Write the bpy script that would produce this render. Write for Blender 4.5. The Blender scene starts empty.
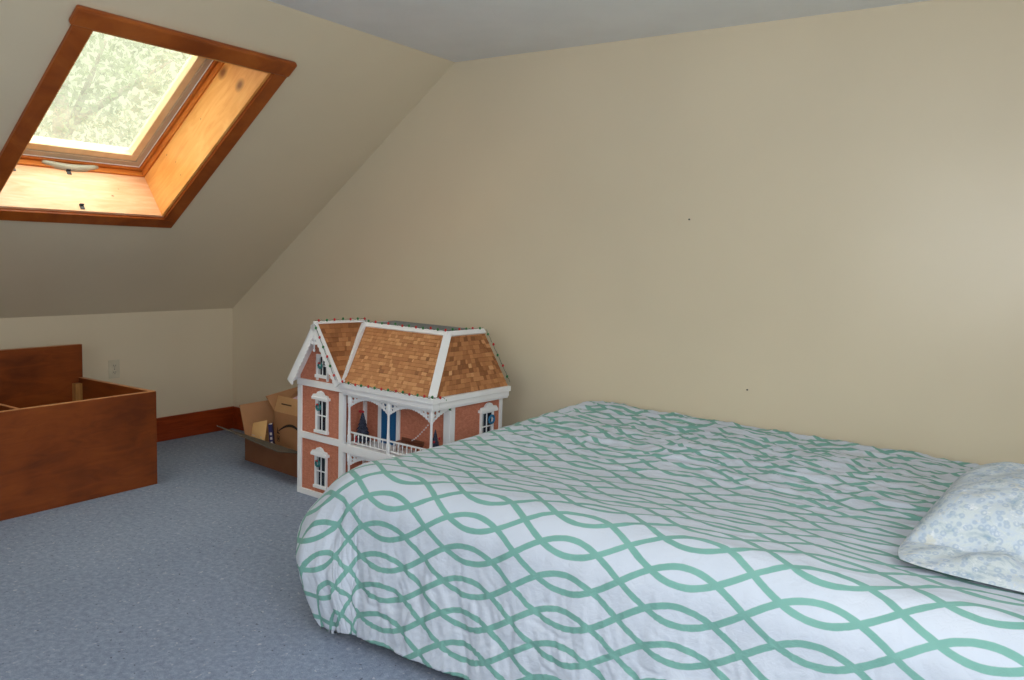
import bpy, math, random
import numpy as np
from mathutils import Vector, Matrix, noise

random.seed(4)
scene = bpy.context.scene
col = scene.collection
PI = math.pi

# ------------------------------------------------------------------ colour
def lin(c):
    c = c / 255.0
    return c / 12.92 if c <= 0.04045 else ((c + 0.055) / 1.055) ** 2.4
def rgb(r, g, b):
    return (lin(r), lin(g), lin(b), 1.0)

# ------------------------------------------------------------------ materials
class NT:
    def __init__(s, name):
        s.m = bpy.data.materials.new(name); s.m.use_nodes = True
        s.t = s.m.node_tree; s.t.nodes.clear()
        s.out = s.t.nodes.new('ShaderNodeOutputMaterial')
    def n(s, typ, **kw):
        nd = s.t.nodes.new(typ)
        for k, v in kw.items():
            if k.startswith('i_'):
                key = k[2:]
                key = int(key) if key.isdigit() else key.replace('_', ' ')
                nd.inputs[key].default_value = v
            else:
                setattr(nd, k, v)
        return nd
    def l(s, a, b): s.t.links.new(a, b)
    def math(s, op, a, b=None, c=None, clamp=False):
        nd = s.t.nodes.new('ShaderNodeMath'); nd.operation = op; nd.use_clamp = clamp
        for i, v in enumerate((a, b, c)):
            if v is None: continue
            if isinstance(v, (int, float)): nd.inputs[i].default_value = v
            else: s.l(v, nd.inputs[i])
        return nd.outputs[0]
    def ramp(s, fac, stops, interp='LINEAR'):
        r = s.t.nodes.new('ShaderNodeValToRGB'); r.color_ramp.interpolation = interp
        e = r.color_ramp.elements
        while len(e) < len(stops): e.new(0.5)
        for i, (p, c) in enumerate(stops): e[i].position = p; e[i].color = c
        s.l(fac, r.inputs[0]); return r.outputs[0]
    def mix(s, fac, a, b, blend='MIX'):
        nd = s.t.nodes.new('ShaderNodeMix'); nd.data_type = 'RGBA'; nd.blend_type = blend
        for idx, v in ((0, fac), (6, a), (7, b)):
            if isinstance(v, (int, float, tuple)): nd.inputs[idx].default_value = v
            else: s.l(v, nd.inputs[idx])
        return nd.outputs[2]
    def bsdf(s, color, rough=0.6, spec=0.5, bump=None, bstr=0.3, bdist=0.01, **kw):
        b = s.t.nodes.new('ShaderNodeBsdfPrincipled')
        if isinstance(color, tuple): b.inputs['Base Color'].default_value = color
        else: s.l(color, b.inputs['Base Color'])
        if isinstance(rough, (int, float)): b.inputs['Roughness'].default_value = rough
        else: s.l(rough, b.inputs['Roughness'])
        b.inputs['Specular IOR Level'].default_value = spec
        for k, v in kw.items(): b.inputs[k.replace('_', ' ')].default_value = v
        if bump is not None:
            bp = s.t.nodes.new('ShaderNodeBump'); bp.inputs['Strength'].default_value = bstr
            bp.inputs['Distance'].default_value = bdist
            s.l(bump, bp.inputs['Height']); s.l(bp.outputs[0], b.inputs['Normal'])
        s.l(b.outputs[0], s.out.inputs[0]); return b
    def coord(s, which='Object', scale=(1, 1, 1), rot=(0, 0, 0)):
        tc = s.t.nodes.new('ShaderNodeTexCoord'); mp = s.t.nodes.new('ShaderNodeMapping')
        mp.inputs['Scale'].default_value = scale; mp.inputs['Rotation'].default_value = rot
        s.l(tc.outputs[which], mp.inputs[0]); return mp.outputs[0]
    def noise(s, vec, scale, detail=3, rough=0.5, dist=0.0):
        nd = s.t.nodes.new('ShaderNodeTexNoise'); nd.inputs['Scale'].default_value = scale
        nd.inputs['Detail'].default_value = detail; nd.inputs['Roughness'].default_value = rough
        nd.inputs['Distortion'].default_value = dist
        s.l(vec, nd.inputs['Vector']); return nd.outputs[0]

def plain(name, c, rough=0.5, spec=0.5, var=0.06, nscale=12, metallic=0.0):
    k = NT(name); v = k.coord()
    f = k.noise(v, nscale, 4)
    a = tuple(x * (1 - var) for x in c[:3]) + (1,); b = tuple(min(1, x * (1 + var)) for x in c[:3]) + (1,)
    k.bsdf(k.ramp(f, [(0.35, a), (0.65, b)]), rough, spec, Metallic=metallic)
    return k.m

def wall_paint(name, c, rough=0.28, spec=0.5):
    k = NT(name); v = k.coord()
    f = k.noise(v, 1.3, 3); g = k.noise(v, 160, 2)
    a = tuple(x * 0.97 for x in c[:3]) + (1,); b = tuple(min(1, x * 1.03) for x in c[:3]) + (1,)
    k.bsdf(k.ramp(f, [(0.3, a), (0.7, b)]), rough, spec, bump=g, bstr=0.08, bdist=0.002)
    return k.m

def ceiling_paint():
    k = NT('textured_ceiling_paint'); v = k.coord()
    f = k.noise(v, 55, 4, 0.7)
    k.bsdf(k.ramp(k.noise(v, 4, 3), [(0.3, rgb(242, 242, 241)), (0.7, rgb(247, 247, 246))]), 0.8, 0.2, bump=f, bstr=0.35, bdist=0.006)
    return k.m

def wood(name, dark, mid, light, axis_scale, rough=0.38, spec=0.4, knots=False, blotch=0.5):
    k = NT(name); v = k.coord('Object', axis_scale)
    n1 = k.noise(v, 5, 6, 0.6, 1.2)
    v2 = k.coord('Object', (1, 1, 1)); n2 = k.noise(v2, 3.2, 3)
    f = k.math('ADD', k.math('MULTIPLY', n1, 1 - blotch * 0.5), k.math('MULTIPLY', n2, blotch * 0.5))
    c = k.ramp(f, [(0.36, dark), (0.5, mid), (0.64, light)])
    if knots:
        ov = k.coord('Object')
        for (px, py, pz, r_) in ((1.903, 2.688, .098, .046), (1.843, 2.688, .236, .050), (1.565, 2.688, .176, .006), (1.222, 2.688, .223, .007), (1.262, 2.688, .142, .006),
                                 (1.254, 2.688, .061, .006), (.985, 2.45, .11, .010), (.985, 2.50, .16, .005), (1.70, 1.835, .12, .026), (2.095, 2.2, .14, .022)):
            dn = k.n('ShaderNodeVectorMath', operation='DISTANCE'); mp = k.n('ShaderNodeMapping'); mp.inputs['Scale'].default_value = (1, 1, 1.4)
            k.l(ov, mp.inputs[0]); k.l(mp.outputs[0], dn.inputs[0]); dn.inputs[1].default_value = (px, py, pz * 1.4)
            kf = k.ramp(k.math('DIVIDE', dn.outputs['Value'], r_), [(0.25, (.85, .85, .85, 1)), (0.55, (.5, .5, .5, 1)), (1.0, (0, 0, 0, 1))])
            c = k.mix(kf, c, rgb(120, 62, 34))
    k.bsdf(c, rough, spec, bump=n1, bstr=0.08, bdist=0.002)
    return k.m

def carpet_mat():
    k = NT('blue_grey_carpet'); v = k.coord()
    n1 = k.noise(v, 220, 2, 0.8); n2 = k.noise(v, 2.5, 3); n3 = k.noise(v, 46, 4, 0.8); n4 = k.noise(v, 62, 1)
    c = k.ramp(n3, [(0.30, rgb(124, 136, 158)), (0.5, rgb(150, 162, 185)), (0.70, rgb(178, 188, 208))])
    c = k.mix(k.ramp(n4, [(0.715, (0, 0, 0, 1)), (0.735, (1, 1, 1, 1))]), c, rgb(84, 90, 104))
    c = k.mix(k.ramp(k.noise(k.coord('Object', (1, 1, 1), (0.5, 0.2, 0.9)), 52, 1), [(0.70, (0, 0, 0, 1)), (0.77, (1, 1, 1, 1))]), c, rgb(205, 208, 216))
    c = k.mix(0.22, c, k.ramp(n2, [(0.3, rgb(135, 147, 169)), (0.7, rgb(164, 175, 196))]))
    k.bsdf(c, 0.95, 0.1, bump=n1, bstr=0.7, bdist=0.008)
    return k.m

def duvet_mat():
    """white cotton with a teal pattern of crossing waves, in cloth metres (u, v)"""
    k = NT('teal_wave_print_cotton')
    uv = k.n('ShaderNodeUVMap', uv_map='cloth'); sp = k.n('ShaderNodeSeparateXYZ'); k.l(uv.outputs[0], sp.inputs[0])
    P, LAM, A, HW = 0.100, 0.67, 0.74, 0.0088
    U0, V0 = -1.445, .006
    th = k.math('MULTIPLY', k.math('SUBTRACT', sp.outputs[0], U0), 2 * PI / LAM)
    cs = k.math('MULTIPLY', k.math('COSINE', th), A)
    sn = k.math('MULTIPLY', k.math('SINE', th), A * P * 2 * PI / LAM)
    norm = k.math('SQRT', k.math('ADD', k.math('MULTIPLY', sn, sn), 1.0))
    vv = k.math('DIVIDE', k.math('SUBTRACT', sp.outputs[1], V0), P)
    ds = []
    for op in ('ADD', 'SUBTRACT'):
        f = k.math('FRACT', k.math(op, vv, cs))
        ds.append(k.math('DIVIDE', k.math('MULTIPLY', k.math('ABSOLUTE', k.math('SUBTRACT', f, 0.5)), P), norm))
    d = k.math('MINIMUM', ds[0], ds[1])
    ob = k.coord()
    d = k.math('ADD', d, k.math('MULTIPLY', k.math('SUBTRACT', k.noise(ob, 40, 2), 0.5), 0.0025))
    m = k.math('SMOOTHSTEP', d, HW - 0.0012, HW + 0.0012) if False else k.ramp(k.math('DIVIDE', d, 0.05), [((HW - 0.0010) / 0.05, (1, 1, 1, 1)), ((HW + 0.0010) / 0.05, (0, 0, 0, 1))])
    white = k.ramp(k.noise(ob, 5, 3), [(0.3, rgb(202, 211, 224)), (0.7, rgb(210, 218, 230))])
    teal = k.ramp(k.noise(ob, 9, 3), [(0.3, rgb(118, 170, 160)), (0.7, rgb(128, 179, 169))])
    c = k.mix(m, white, teal)
    weave = k.noise(ob, 38, 5, 0.65, 0.6)
    k.bsdf(c, 0.82, 0.2, bump=weave, bstr=0.36, bdist=0.010, Sheen_Weight=0.1)
    return k.m

def pillow_mat():
    k = NT('faded_floral_cotton'); v = k.coord()
    vo = k.n('ShaderNodeTexVoronoi', i_Scale=52.0); k.l(v, vo.inputs['Vector'])
    ring = k.ramp(vo.outputs['Distance'], [(0.12, (0, 0, 0, 1)), (0.25, (1, 1, 1, 1)), (0.36, (1, 1, 1, 1)), (0.46, (0, 0, 0, 1))])
    n1 = k.noise(v, 11, 5, 0.7, 0.8); n2 = k.noise(v, 48, 4, 0.7)
    base = k.ramp(n1, [(0.34, rgb(160, 180, 194)), (0.46, rgb(206, 214, 216)), (0.55, rgb(194, 206, 218)), (0.64, rgb(212, 214, 206)), (0.76, rgb(176, 190, 216))])
    c = k.mix(k.math('MULTIPLY', ring, 0.5), base, rgb(146, 170, 198))
    c = k.mix(k.ramp(n2, [(0.56, (0, 0, 0, 1)), (0.68, (0.7, 0.7, 0.7, 1))]), c, rgb(236, 238, 240))
    c = k.mix(k.ramp(k.noise(v, 30, 3), [(0.66, (0, 0, 0, 1)), (0.74, (0.45, 0.45, 0.45, 1))]), c, rgb(136, 152, 158))
    k.bsdf(c, 0.85, 0.15, bump=k.noise(v, 22, 4), bstr=0.25, bdist=0.01)
    return k.m

def brick_paper():
    k = NT('dollhouse_brick_paper'); v = k.coord('Object', (1, 1, 1))
    tc = k.n('ShaderNodeTexCoord'); s = k.n('ShaderNodeSeparateXYZ'); k.l(tc.outputs['Object'], s.inputs[0])
    cmb = k.n('ShaderNodeCombineXYZ'); k.l(k.math('ADD', s.outputs[0], s.outputs[1]), cmb.inputs[0]); k.l(s.outputs[2], cmb.inputs[1])
    b = k.n('ShaderNodeTexBrick', i_Scale=1.0, i_Mortar_Size=0.0007, i_Brick_Width=0.018, i_Row_Height=0.006, i_Bias=0.0)
    b.inputs['Color1'].default_value = rgb(198, 124, 98); b.inputs['Color2'].default_value = rgb(216, 142, 114); b.inputs['Mortar'].default_value = rgb(182, 116, 96)
    k.l(cmb.outputs[0], b.inputs['Vector'])
    c = k.mix(0.35, b.outputs[0], k.ramp(k.noise(v, 60, 3), [(0.35, rgb(178, 106, 82)), (0.65, rgb(212, 138, 112))]))
    k.bsdf(c, 0.75, 0.2)
    return k.m

def shingle_mat():
    k = NT('cedar_dollhouse_shingles')
    at = k.n('ShaderNodeAttribute', attribute_name='tone')
    v = k.coord('Object', (1, 1, 1)); n = k.noise(v, 170, 3, 0.6)
    f = k.math('ADD', k.math('MULTIPLY', at.outputs['Fac'], 0.85), k.math('MULTIPLY', n, 0.15))
    c = k.ramp(f, [(0.05, rgb(134, 84, 50)), (0.35, rgb(178, 118, 74)), (0.65, rgb(198, 138, 90)), (0.95, rgb(224, 170, 120))])
    k.bsdf(c, 0.6, 0.3)
    return k.m

def cardboard(name, c1, c2):
    k = NT(name); v = k.coord()
    c = k.ramp(k.noise(v, 7, 4), [(0.3, c1), (0.7, c2)])
    k.bsdf(c, 0.75, 0.25, bump=k.noise(v, 90, 2), bstr=0.05, bdist=0.002)
    return k.m

def dusty_glass():
    k = NT('weathered_skylight_glass'); v = k.coord()
    tr = k.n('ShaderNodeBsdfTransparent'); tr.inputs[0].default_value = (0.95, 0.96, 0.87, 1)
    df = k.n('ShaderNodeBsdfTranslucent'); df.inputs[0].default_value = rgb(160, 158, 142)
    gl = k.n('ShaderNodeBsdfGlossy', i_Roughness=0.12); gl.inputs[0].default_value = (1, 1, 1, 1)
    m1 = k.n('ShaderNodeMixShader')
    k.l(k.ramp(k.noise(v, 14, 5, 0.7), [(0.3, (0.13, 0.13, 0.13, 1)), (0.72, (0.26, 0.26, 0.26, 1))]), m1.inputs[0])
    k.l(tr.outputs[0], m1.inputs[1]); k.l(df.outputs[0], m1.inputs[2])
    m2 = k.n('ShaderNodeMixShader', i_0=0.04); k.l(m1.outputs[0], m2.inputs[1]); k.l(gl.outputs[0], m2.inputs[2])
    k.l(m2.outputs[0], k.out.inputs[0]); return k.m

def leaf_mat():
    k = NT('tree_leaves'); at = k.n('ShaderNodeAttribute', attribute_name='tone')
    c = k.ramp(at.outputs['Fac'], [(0.1, rgb(92, 104, 72)), (0.6, rgb(110, 122, 88)), (1.0, rgb(134, 142, 112))])
    d = k.n('ShaderNodeBsdfDiffuse'); t = k.n('ShaderNodeBsdfTranslucent'); k.l(c, d.inputs[0]); k.l(c, t.inputs[0])
    m = k.n('ShaderNodeMixShader', i_0=0.5); k.l(d.outputs[0], m.inputs[1]); k.l(t.outputs[0], m.inputs[2])
    k.l(m.outputs[0], k.out.inputs[0]); return k.m

M = {}
M['wall'] = wall_paint('cream_wall_paint', rgb(225, 211, 184))
M['ceiling'] = ceiling_paint()
M['carpet'] = carpet_mat()
M['base'] = wood('red_brown_baseboard_wood', rgb(118, 42, 12), rgb(146, 56, 18), rgb(164, 68, 26), (6, 0.6, 9))
M['box'] = wood('red_brown_stained_plywood', rgb(103, 47, 15), rgb(130, 62, 20), rgb(150, 76, 28), (1.2, 0.9, 4), rough=0.42, blotch=1.2)
M['boxedge'] = wood('raw_plywood_edge', rgb(176, 112, 66), rgb(196, 132, 82), rgb(210, 150, 98), (3, 3, 8))
M['pineblock'] = wood('pale_corner_block_wood', rgb(150, 104, 56), rgb(176, 124, 68), rgb(190, 140, 84), (6, 6, 1))
M['casing'] = wood('orange_brown_casing_wood', rgb(134, 62, 18), rgb(160, 80, 26), rgb(178, 96, 36), (0.8, 0.8, 8), rough=0.35)
M['pine'] = wood('golden_pine_boards', rgb(226, 152, 78), rgb(238, 170, 94), rgb(246, 188, 114), (0.9, 0.9, 6), rough=0.32, knots=True, blotch=0.9)
M['pine_lit'] = wood('pine_board_lit_tone', rgb(230, 166, 120), rgb(238, 184, 142), rgb(246, 202, 164), (0.9, 0.9, 6), rough=0.32, knots=True, blotch=0.9)  # paler copy of the pine: strong skylight put into the bottom board's colour
M['frame'] = wood('orange_window_frame_wood', rgb(190, 104, 40), rgb(206, 120, 50), rgb(218, 136, 62), (0.9, 0.9, 9), rough=0.3)
M['sash'] = wood('pale_sash_wood', rgb(222, 190, 146), rgb(232, 202, 160), rgb(240, 214, 176), (0.9, 0.9, 8), rough=0.35)
M['alu'] = plain('grey_sash_metal', rgb(184, 168, 146), 0.4, 0.4, 0.03)
M['handle'] = plain('grey_plastic', rgb(176, 172, 156), 0.4)
M['black'] = plain('black_metal', rgb(26, 26, 34), 0.4)
M['glass'] = dusty_glass()
M['duvet'] = duvet_mat()
M['pillow'] = pillow_mat()
M['mattress'] = plain('white_mattress_ticking', rgb(214, 214, 218), 0.8)
M['bedbase'] = plain('dark_grey_bed_base_fabric', rgb(60, 62, 70), 0.9)
M['brick'] = brick_paper()
M['shingle'] = shingle_mat()
M['white'] = plain('white_dollhouse_paint', rgb(244, 244, 246), 0.45, 0.4, 0.02)
M['flat'] = plain('grey_roof_paper', rgb(132, 138, 142), 0.85, 0.2, 0.08, 60)
M['blue'] = plain('blue_door_paint', rgb(22, 90, 140), 0.4)
M['darkglass'] = plain('dark_window_pane', rgb(42, 46, 56), 0.1, 0.6, 0.3, 30)
M['lace'] = plain('white_lace_curtain', rgb(186, 186, 190), 0.8)
M['red'] = plain('red_bulb', rgb(196, 44, 44), 0.3)
M['green'] = plain('green_bulb', rgb(44, 118, 62), 0.3)
M['cord'] = plain('dark_green_cord', rgb(58, 74, 60), 0.6)
M['teal'] = plain('teal_wreath', rgb(64, 128, 128), 0.8, 0.2, 0.3, 90)
M['bluewreath'] = plain('blue_wreath', rgb(58, 128, 172), 0.8, 0.2, 0.25, 90)
M['tree'] = plain('dark_frosted_needles', rgb(58, 62, 78), 0.9, 0.2, 0.5, 120)
M['redribbon'] = plain('red_ribbon', rgb(178, 36, 48), 0.5)
M['brownwood'] = plain('small_brown_wood', rgb(112, 64, 44), 0.6)
M['bead'] = plain('white_beads', rgb(226, 220, 222), 0.4)
M['card_out'] = cardboard('brown_cardboard_outside', rgb(176, 130, 92), rgb(188, 140, 102))
M['card_in'] = cardboard('tan_cardboard_inside', rgb(196, 150, 104), rgb(208, 162, 114))
M['card_dark'] = cardboard('dark_brown_cardboard_outside', rgb(134, 88, 60), rgb(146, 98, 68))
M['card_grey'] = cardboard('dark_grey_cardboard', rgb(84, 76, 68), rgb(94, 86, 78))  # grey for the outer face of the low box's front flap
M['mailer'] = cardboard('tan_padded_envelope', rgb(226, 180, 122), rgb(236, 192, 134))
M['ink'] = plain('black_print', rgb(34, 26, 26), 0.6)
M['inkbrown'] = plain('brown_print', rgb(96, 66, 46), 0.7)
M['navy'] = plain('navy_book_cover', rgb(44, 38, 92), 0.4)
M['paper'] = plain('white_paper', rgb(214, 206, 200), 0.7)
M['pink'] = plain('pink_tissue', rgb(206, 170, 186), 0.7)
M['ivory'] = plain('ivory_outlet_plastic', rgb(210, 200, 176), 0.4)
M['slot'] = plain('dark_outlet_slots', rgb(58, 52, 44), 0.6)
M['leaf'] = leaf_mat()
M['bark'] = plain('grey_bark', rgb(96, 84, 70), 0.9, 0.2, 0.3, 20)

# ------------------------------------------------------------------ mesh builder
class B:
    def __init__(s): s.v = []; s.f = []; s.mi = []; s.tone = []; s.sm = []
    def face(s, idx, mi=0, tone=0.5, smooth=False):
        s.f.append(tuple(idx)); s.mi.append(mi); s.tone.append(tone); s.sm.append(smooth)
    def add(s, vs):
        n = len(s.v); s.v += [tuple(p) for p in vs]; return n
    def box(s, x0, x1, y0, y1, z0, z1, mi=0):
        return s.hexa([(x0, y0, z0), (x1, y0, z0), (x1, y1, z0), (x0, y1, z0), (x0, y0, z1), (x1, y0, z1), (x1, y1, z1), (x0, y1, z1)], mi)
    def hexa(s, p, mi=0):
        n = s.add(p)
        for q in ((3, 2, 1, 0), (4, 5, 6, 7), (0, 1, 5, 4), (1, 2, 6, 5), (2, 3, 7, 6), (3, 0, 4, 7)):
            s.face([n + i for i in q], mi)
        return s
    def prism(s, pts, vec, mi=0, mi_cap=None):
        """closed planar polygon (3D points) extruded by vec"""
        k = len(pts); vec = Vector(vec); a = [Vector(p) for p in pts]
        n = s.add([tuple(p) for p in a]); s.add([tuple(p + vec) for p in a])
        nrm = Vector((0, 0, 0))
        for i in range(k): nrm += (a[i] - a[0]).cross(a[(i + 1) % k] - a[0])
        flip = nrm.dot(vec) > 0
        bot = list(range(n, n + k)); top = list(range(n + k, n + 2 * k))
        mc = mi if mi_cap is None else mi_cap
        s.face(bot[::-1] if flip else bot, mc); s.face(top if flip else top[::-1], mc)
        for i in range(k):
            j = (i + 1) % k; q = [n + i, n + j, n + k + j, n + k + i]
            s.face(q if flip else q[::-1], mi)
        return s
    def tube(s, pts, r, seg=8, mi=0, closed=False, caps=True):
        pts = [Vector(p) for p in pts]; k = len(pts); rings = []
        up = Vector((0.13, 0.31, 0.94))
        for i, p in enumerate(pts):
            if closed: t = pts[(i + 1) % k] - pts[i - 1]
            else: t = pts[min(i + 1, k - 1)] - pts[max(i - 1, 0)]
            t.normalize(); a = t.cross(up)
            if a.length < 1e-3: a = t.cross(Vector((1, 0, 0)))
            a.normalize(); b = t.cross(a); rr = r[i] if isinstance(r, (list, tuple)) else r
            rings.append(s.add([tuple(p + (a * math.cos(2 * PI * j / seg) + b * math.sin(2 * PI * j / seg)) * rr) for j in range(seg)]))
        for i in range(k if closed else k - 1):
            A, C = rings[i], rings[(i + 1) % k]
            for j in range(seg):
                jj = (j + 1) % seg; s.face([A + j, C + j, C + jj, A + jj], mi, smooth=True)
        if caps and not closed:
            s.face([rings[0] + j for j in range(seg)], mi); s.face([rings[-1] + j for j in range(seg)][::-1], mi)
        return s
    def lathe(s, prof, c=(0, 0, 0), seg=12, mi=0):
        c = Vector(c); rings = []
        for r, z in prof:
            rings.append(s.add([tuple(c + Vector((r * math.cos(2 * PI * j / seg), r * math.sin(2 * PI * j / seg), z))) for j in range(seg)]))
        for A, C in zip(rings[:-1], rings[1:]):
            for j in range(seg):
                jj = (j + 1) % seg; s.face([A + j, A + jj, C + jj, C + j], mi, smooth=True)
        s.face([rings[0] + j for j in range(seg)][::-1], mi); s.face([rings[-1] + j for j in range(seg)], mi)
        return s
    def ball(s, c, r, seg=8, rings=6, mi=0, sc=(1, 1, 1)):
        c = Vector(c); pr = []
        for i in range(1, rings):
            a = PI * i / rings
            pr.append(s.add([(c.x + sc[0] * r * math.sin(a) * math.cos(2 * PI * j / seg), c.y + sc[1] * r * math.sin(a) * math.sin(2 * PI * j / seg), c.z - sc[2] * r * math.cos(a)) for j in range(seg)]))
        b = s.add([(c.x, c.y, c.z - r * sc[2])]); t = s.add([(c.x, c.y, c.z + r * sc[2])])
        for A, C in zip(pr[:-1], pr[1:]):
            for j in range(seg):
                jj = (j + 1) % seg; s.face([A + j, A + jj, C + jj, C + j], mi, smooth=True)
        for j in range(seg):
            jj = (j + 1) % seg
            s.face([b, pr[0] + jj, pr[0] + j], mi, smooth=True); s.face([t, pr[-1] + j, pr[-1] + jj], mi, smooth=True)
        return s
    def build(s, name, mats, parent=None, bevel=0.0, seg=2, sub=0, kind=None, label=None):
        me = bpy.data.meshes.new(name)
        me.from_pydata(s.v, [], s.f)
        if not isinstance(mats, (list, tuple)): mats = [mats]
        for m in mats: me.materials.append(M[m] if isinstance(m, str) else m)
        me.polygons.foreach_set('material_index', s.mi)
        me.polygons.foreach_set('use_smooth', s.sm)
        at = me.attributes.new('tone', 'FLOAT', 'FACE'); at.data.foreach_set('value', s.tone)
        me.update()
        o = bpy.data.objects.new(name, me); col.objects.link(o)
        if parent: o.parent = parent
        if bevel:
            md = o.modifiers.new('bevel', 'BEVEL'); md.width = bevel; md.segments = seg; md.limit_method = 'ANGLE'; md.angle_limit = math.radians(40)
        if sub:
            md = o.modifiers.new('sub', 'SUBSURF'); md.levels = sub; md.render_levels = sub
        if kind: o['kind'] = kind
        if label: o['label'] = label
        return o

def tag(o, label, cat, group=None):
    o['label'] = label; o['category'] = cat
    if group: o['group'] = group
    return o
def empty(name, loc=(0, 0, 0), rz=0.0, mat=None):
    o = bpy.data.objects.new(name, None); col.objects.link(o); o.empty_display_size = 0.1
    if mat is not None: o.matrix_world = mat
    else: o.location = loc; o.rotation_euler = (0, 0, rz)
    return o
def boxp(name, mat, parent, x0, x1, y0, y1, z0, z1, bevel=0.0, **kw):
    return B().box(x0, x1, y0, y1, z0, z1).build(name, mat, parent, bevel, **kw)

# ------------------------------------------------------------------ room
X0, YG, KZ, CX, CZ = -4.968, 3.735, 0.8635, -3.004, 2.366
XR, YF = .85, -1.75                      # unseen right wall and the wall behind the photographer
TH = math.atan2(CZ - KZ, CX - X0); SL = Vector((math.cos(TH), 0, math.sin(TH))); NN = Vector((-math.sin(TH), 0, math.cos(TH)))
LS = math.hypot(CX - X0, CZ - KZ)

B().box(X0 - .12, XR + .12, YF - .12, YG + .12, -.12, 0).build('floor', 'carpet', kind='structure')
B().box(CX - .25, XR + .12, YF - .12, YG + .12, CZ, CZ + .12).build('ceiling', 'ceiling', kind='structure')
B().prism([(X0 - .4, YG, -.05), (XR + .12, YG, -.05), (XR + .12, YG, CZ + .25), (CX - .3, YG, CZ + .25), (X0 - .4, YG, KZ + .1)], (0, .12, 0)).build('wall_back', 'wall', kind='structure')
B().box(X0 - .12, X0, YF, YG, -.05, KZ).build('wall_left', 'wall', kind='structure')
B().box(XR, XR + .12, YF, YG, -.05, CZ).build('wall_right', 'wall', kind='structure')
B().prism([(X0, YF, -.05), (XR, YF, -.05), (XR, YF, CZ), (CX, YF, CZ), (X0, YF, KZ)], (0, -.12, 0)).build('wall_front', 'wall', kind='structure')

# sloping ceiling with the skylight opening, in slope coordinates (s up the slope, y, d outward)
S0, S1, Y0, Y1 = 0.985, 2.095, 1.835, 2.688        # clear opening between the lining boards
TB = 0.016                                           # lining board thickness
slope_m = Matrix(((SL.x, 0, NN.x, X0), (0, 1, 0, 0), (SL.z, 0, NN.z, KZ), (0, 0, 0, 1)))
sb = B()
so0, so1, yo0, yo1 = S0 - TB, S1 + TB, Y0 - TB, Y1 + TB
ss = [-0.02, so0, so1, LS + .05]; ys = [YF, yo0, yo1, YG]
for i in range(3):
    for j in range(3):
        if i == 1 and j == 1: continue
        for d, fl in ((0.0, True), (0.27, False)):
            n = sb.add([(ss[i], ys[j], d), (ss[i + 1], ys[j], d), (ss[i + 1], ys[j + 1], d), (ss[i], ys[j + 1], d)])
            sb.face([n, n + 3, n + 2, n + 1] if fl else [n, n + 1, n + 2, n + 3])
for (a, b) in (((so0, yo0), (so0, yo1)), ((so0, yo1), (so1, yo1)), ((so1, yo1), (so1, yo0)), ((so1, yo0), (so0, yo0)),
               ((ss[0], ys[3]), (ss[0], ys[0])), ((ss[3], ys[0]), (ss[3], ys[3]))):
    n = sb.add([(a[0], a[1], 0), (b[0], b[1], 0), (b[0], b[1], .27), (a[0], a[1], .27)]); sb.face([n, n + 1, n + 2, n + 3])
o = sb.build('wall_slope', 'wall', kind='structure'); o.matrix_world = slope_m

# baseboards
BH = 0.16
def baseboard(name, pts, kind='structure'):
    b = B()
    b.prism(pts, (0, 0, BH - .012))
    return b.build(name, 'base', bevel=.004, kind=kind)
B().box(X0, X0 + .018, YF, YG, 0, BH).build('baseboard_left', 'base', bevel=.004, kind='structure')
B().box(X0 + .018, XR, YG - .018, YG, 0, BH).build('baseboard_back', 'base', bevel=.004, kind='structure')

# ------------------------------------------------------------------ skylight
win = empty('window_1', mat=slope_m); win['kind'] = 'structure'; win['label'] = 'skylight in the sloping wall, deep pine-lined well, orange-brown casing'
def wp(name, mat, x0, x1, y0, y1, z0, z1, bevel=.002, parent=win, **kw):
    return boxp(name, mat, parent, x0, x1, y0, y1, z0, z1, bevel, **kw)
# casing
wp('casing_board', 'casing', .898, S0 - .014, 1.745, 2.783, -.02, 0, .003)
wp('casing_board', 'casing', S0 - .014, 2.116, 1.745, Y0 - .014, -.02, 0, .003)
wp('casing_board', 'casing', S0 - .014, 2.116, Y1 + .014, 2.783, -.02, 0, .003)
wp('casing_board', 'casing', 2.116, 2.203, 1.724, 2.785, -.030, 0, .010, label='thicker top casing board with rounded ends')
# lining boards
wp('lining_board', 'pine_lit', S0 - TB, S0, Y0 - TB, Y1 + TB, -.004, .27, .0015)
wp('lining_board', 'pine', S1, S1 + TB, Y0 - TB, Y1 + TB, -.004, .27, .0015)
wp('lining_board', 'pine', S0, S1, Y0 - TB, Y0, -.004, .27, .0015)
wp('lining_board', 'pine', S0, S1, Y1, Y1 + TB, -.004, .27, .0015)
# window frame: two steps
fr = B()
def ring(b, s0, s1, y0, y1, w, d0, d1, mi=0):
    b.box(s0, s0 + w, y0, y1, d0, d1, mi); b.box(s1 - w, s1, y0, y1, d0, d1, mi)
    b.box(s0 + w, s1 - w, y0, y0 + w, d0, d1, mi); b.box(s0 + w, s1 - w, y1 - w, y1, d0, d1, mi)
ring(fr, S0 - .03, S1 + .03, Y0 - .03, Y1 + .03, .040, .262, .292)
ring(fr, S0 - .03, S1 + .03, Y0 - .03, Y1 + .03, .052, .296, .325)
fr.build('frame', 'frame', win, .003)
sash = B(); ring(sash, S0 + .056, S1 - .056, Y0 + .056, Y1 - .056, .045, .318, .372); sash = sash.build('sash', 'sash', win, .004)
mt = B(); ring(mt, S0 + .024, S1 - .024, Y0 + .024, Y1 - .024, .036, .308, .375); ring(mt, S0 + .026, S1 - .026, Y0 + .026, Y1 - .026, .005, .303, .309, 1); mt.build('sash_edging', ['alu', 'white'], sash, .003, label='grey metal edging of the sash')
wp('glass', 'glass', S0 + .096, S1 - .096, Y0 + .096, Y1 - .096, .350, .354, 0)
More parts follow.
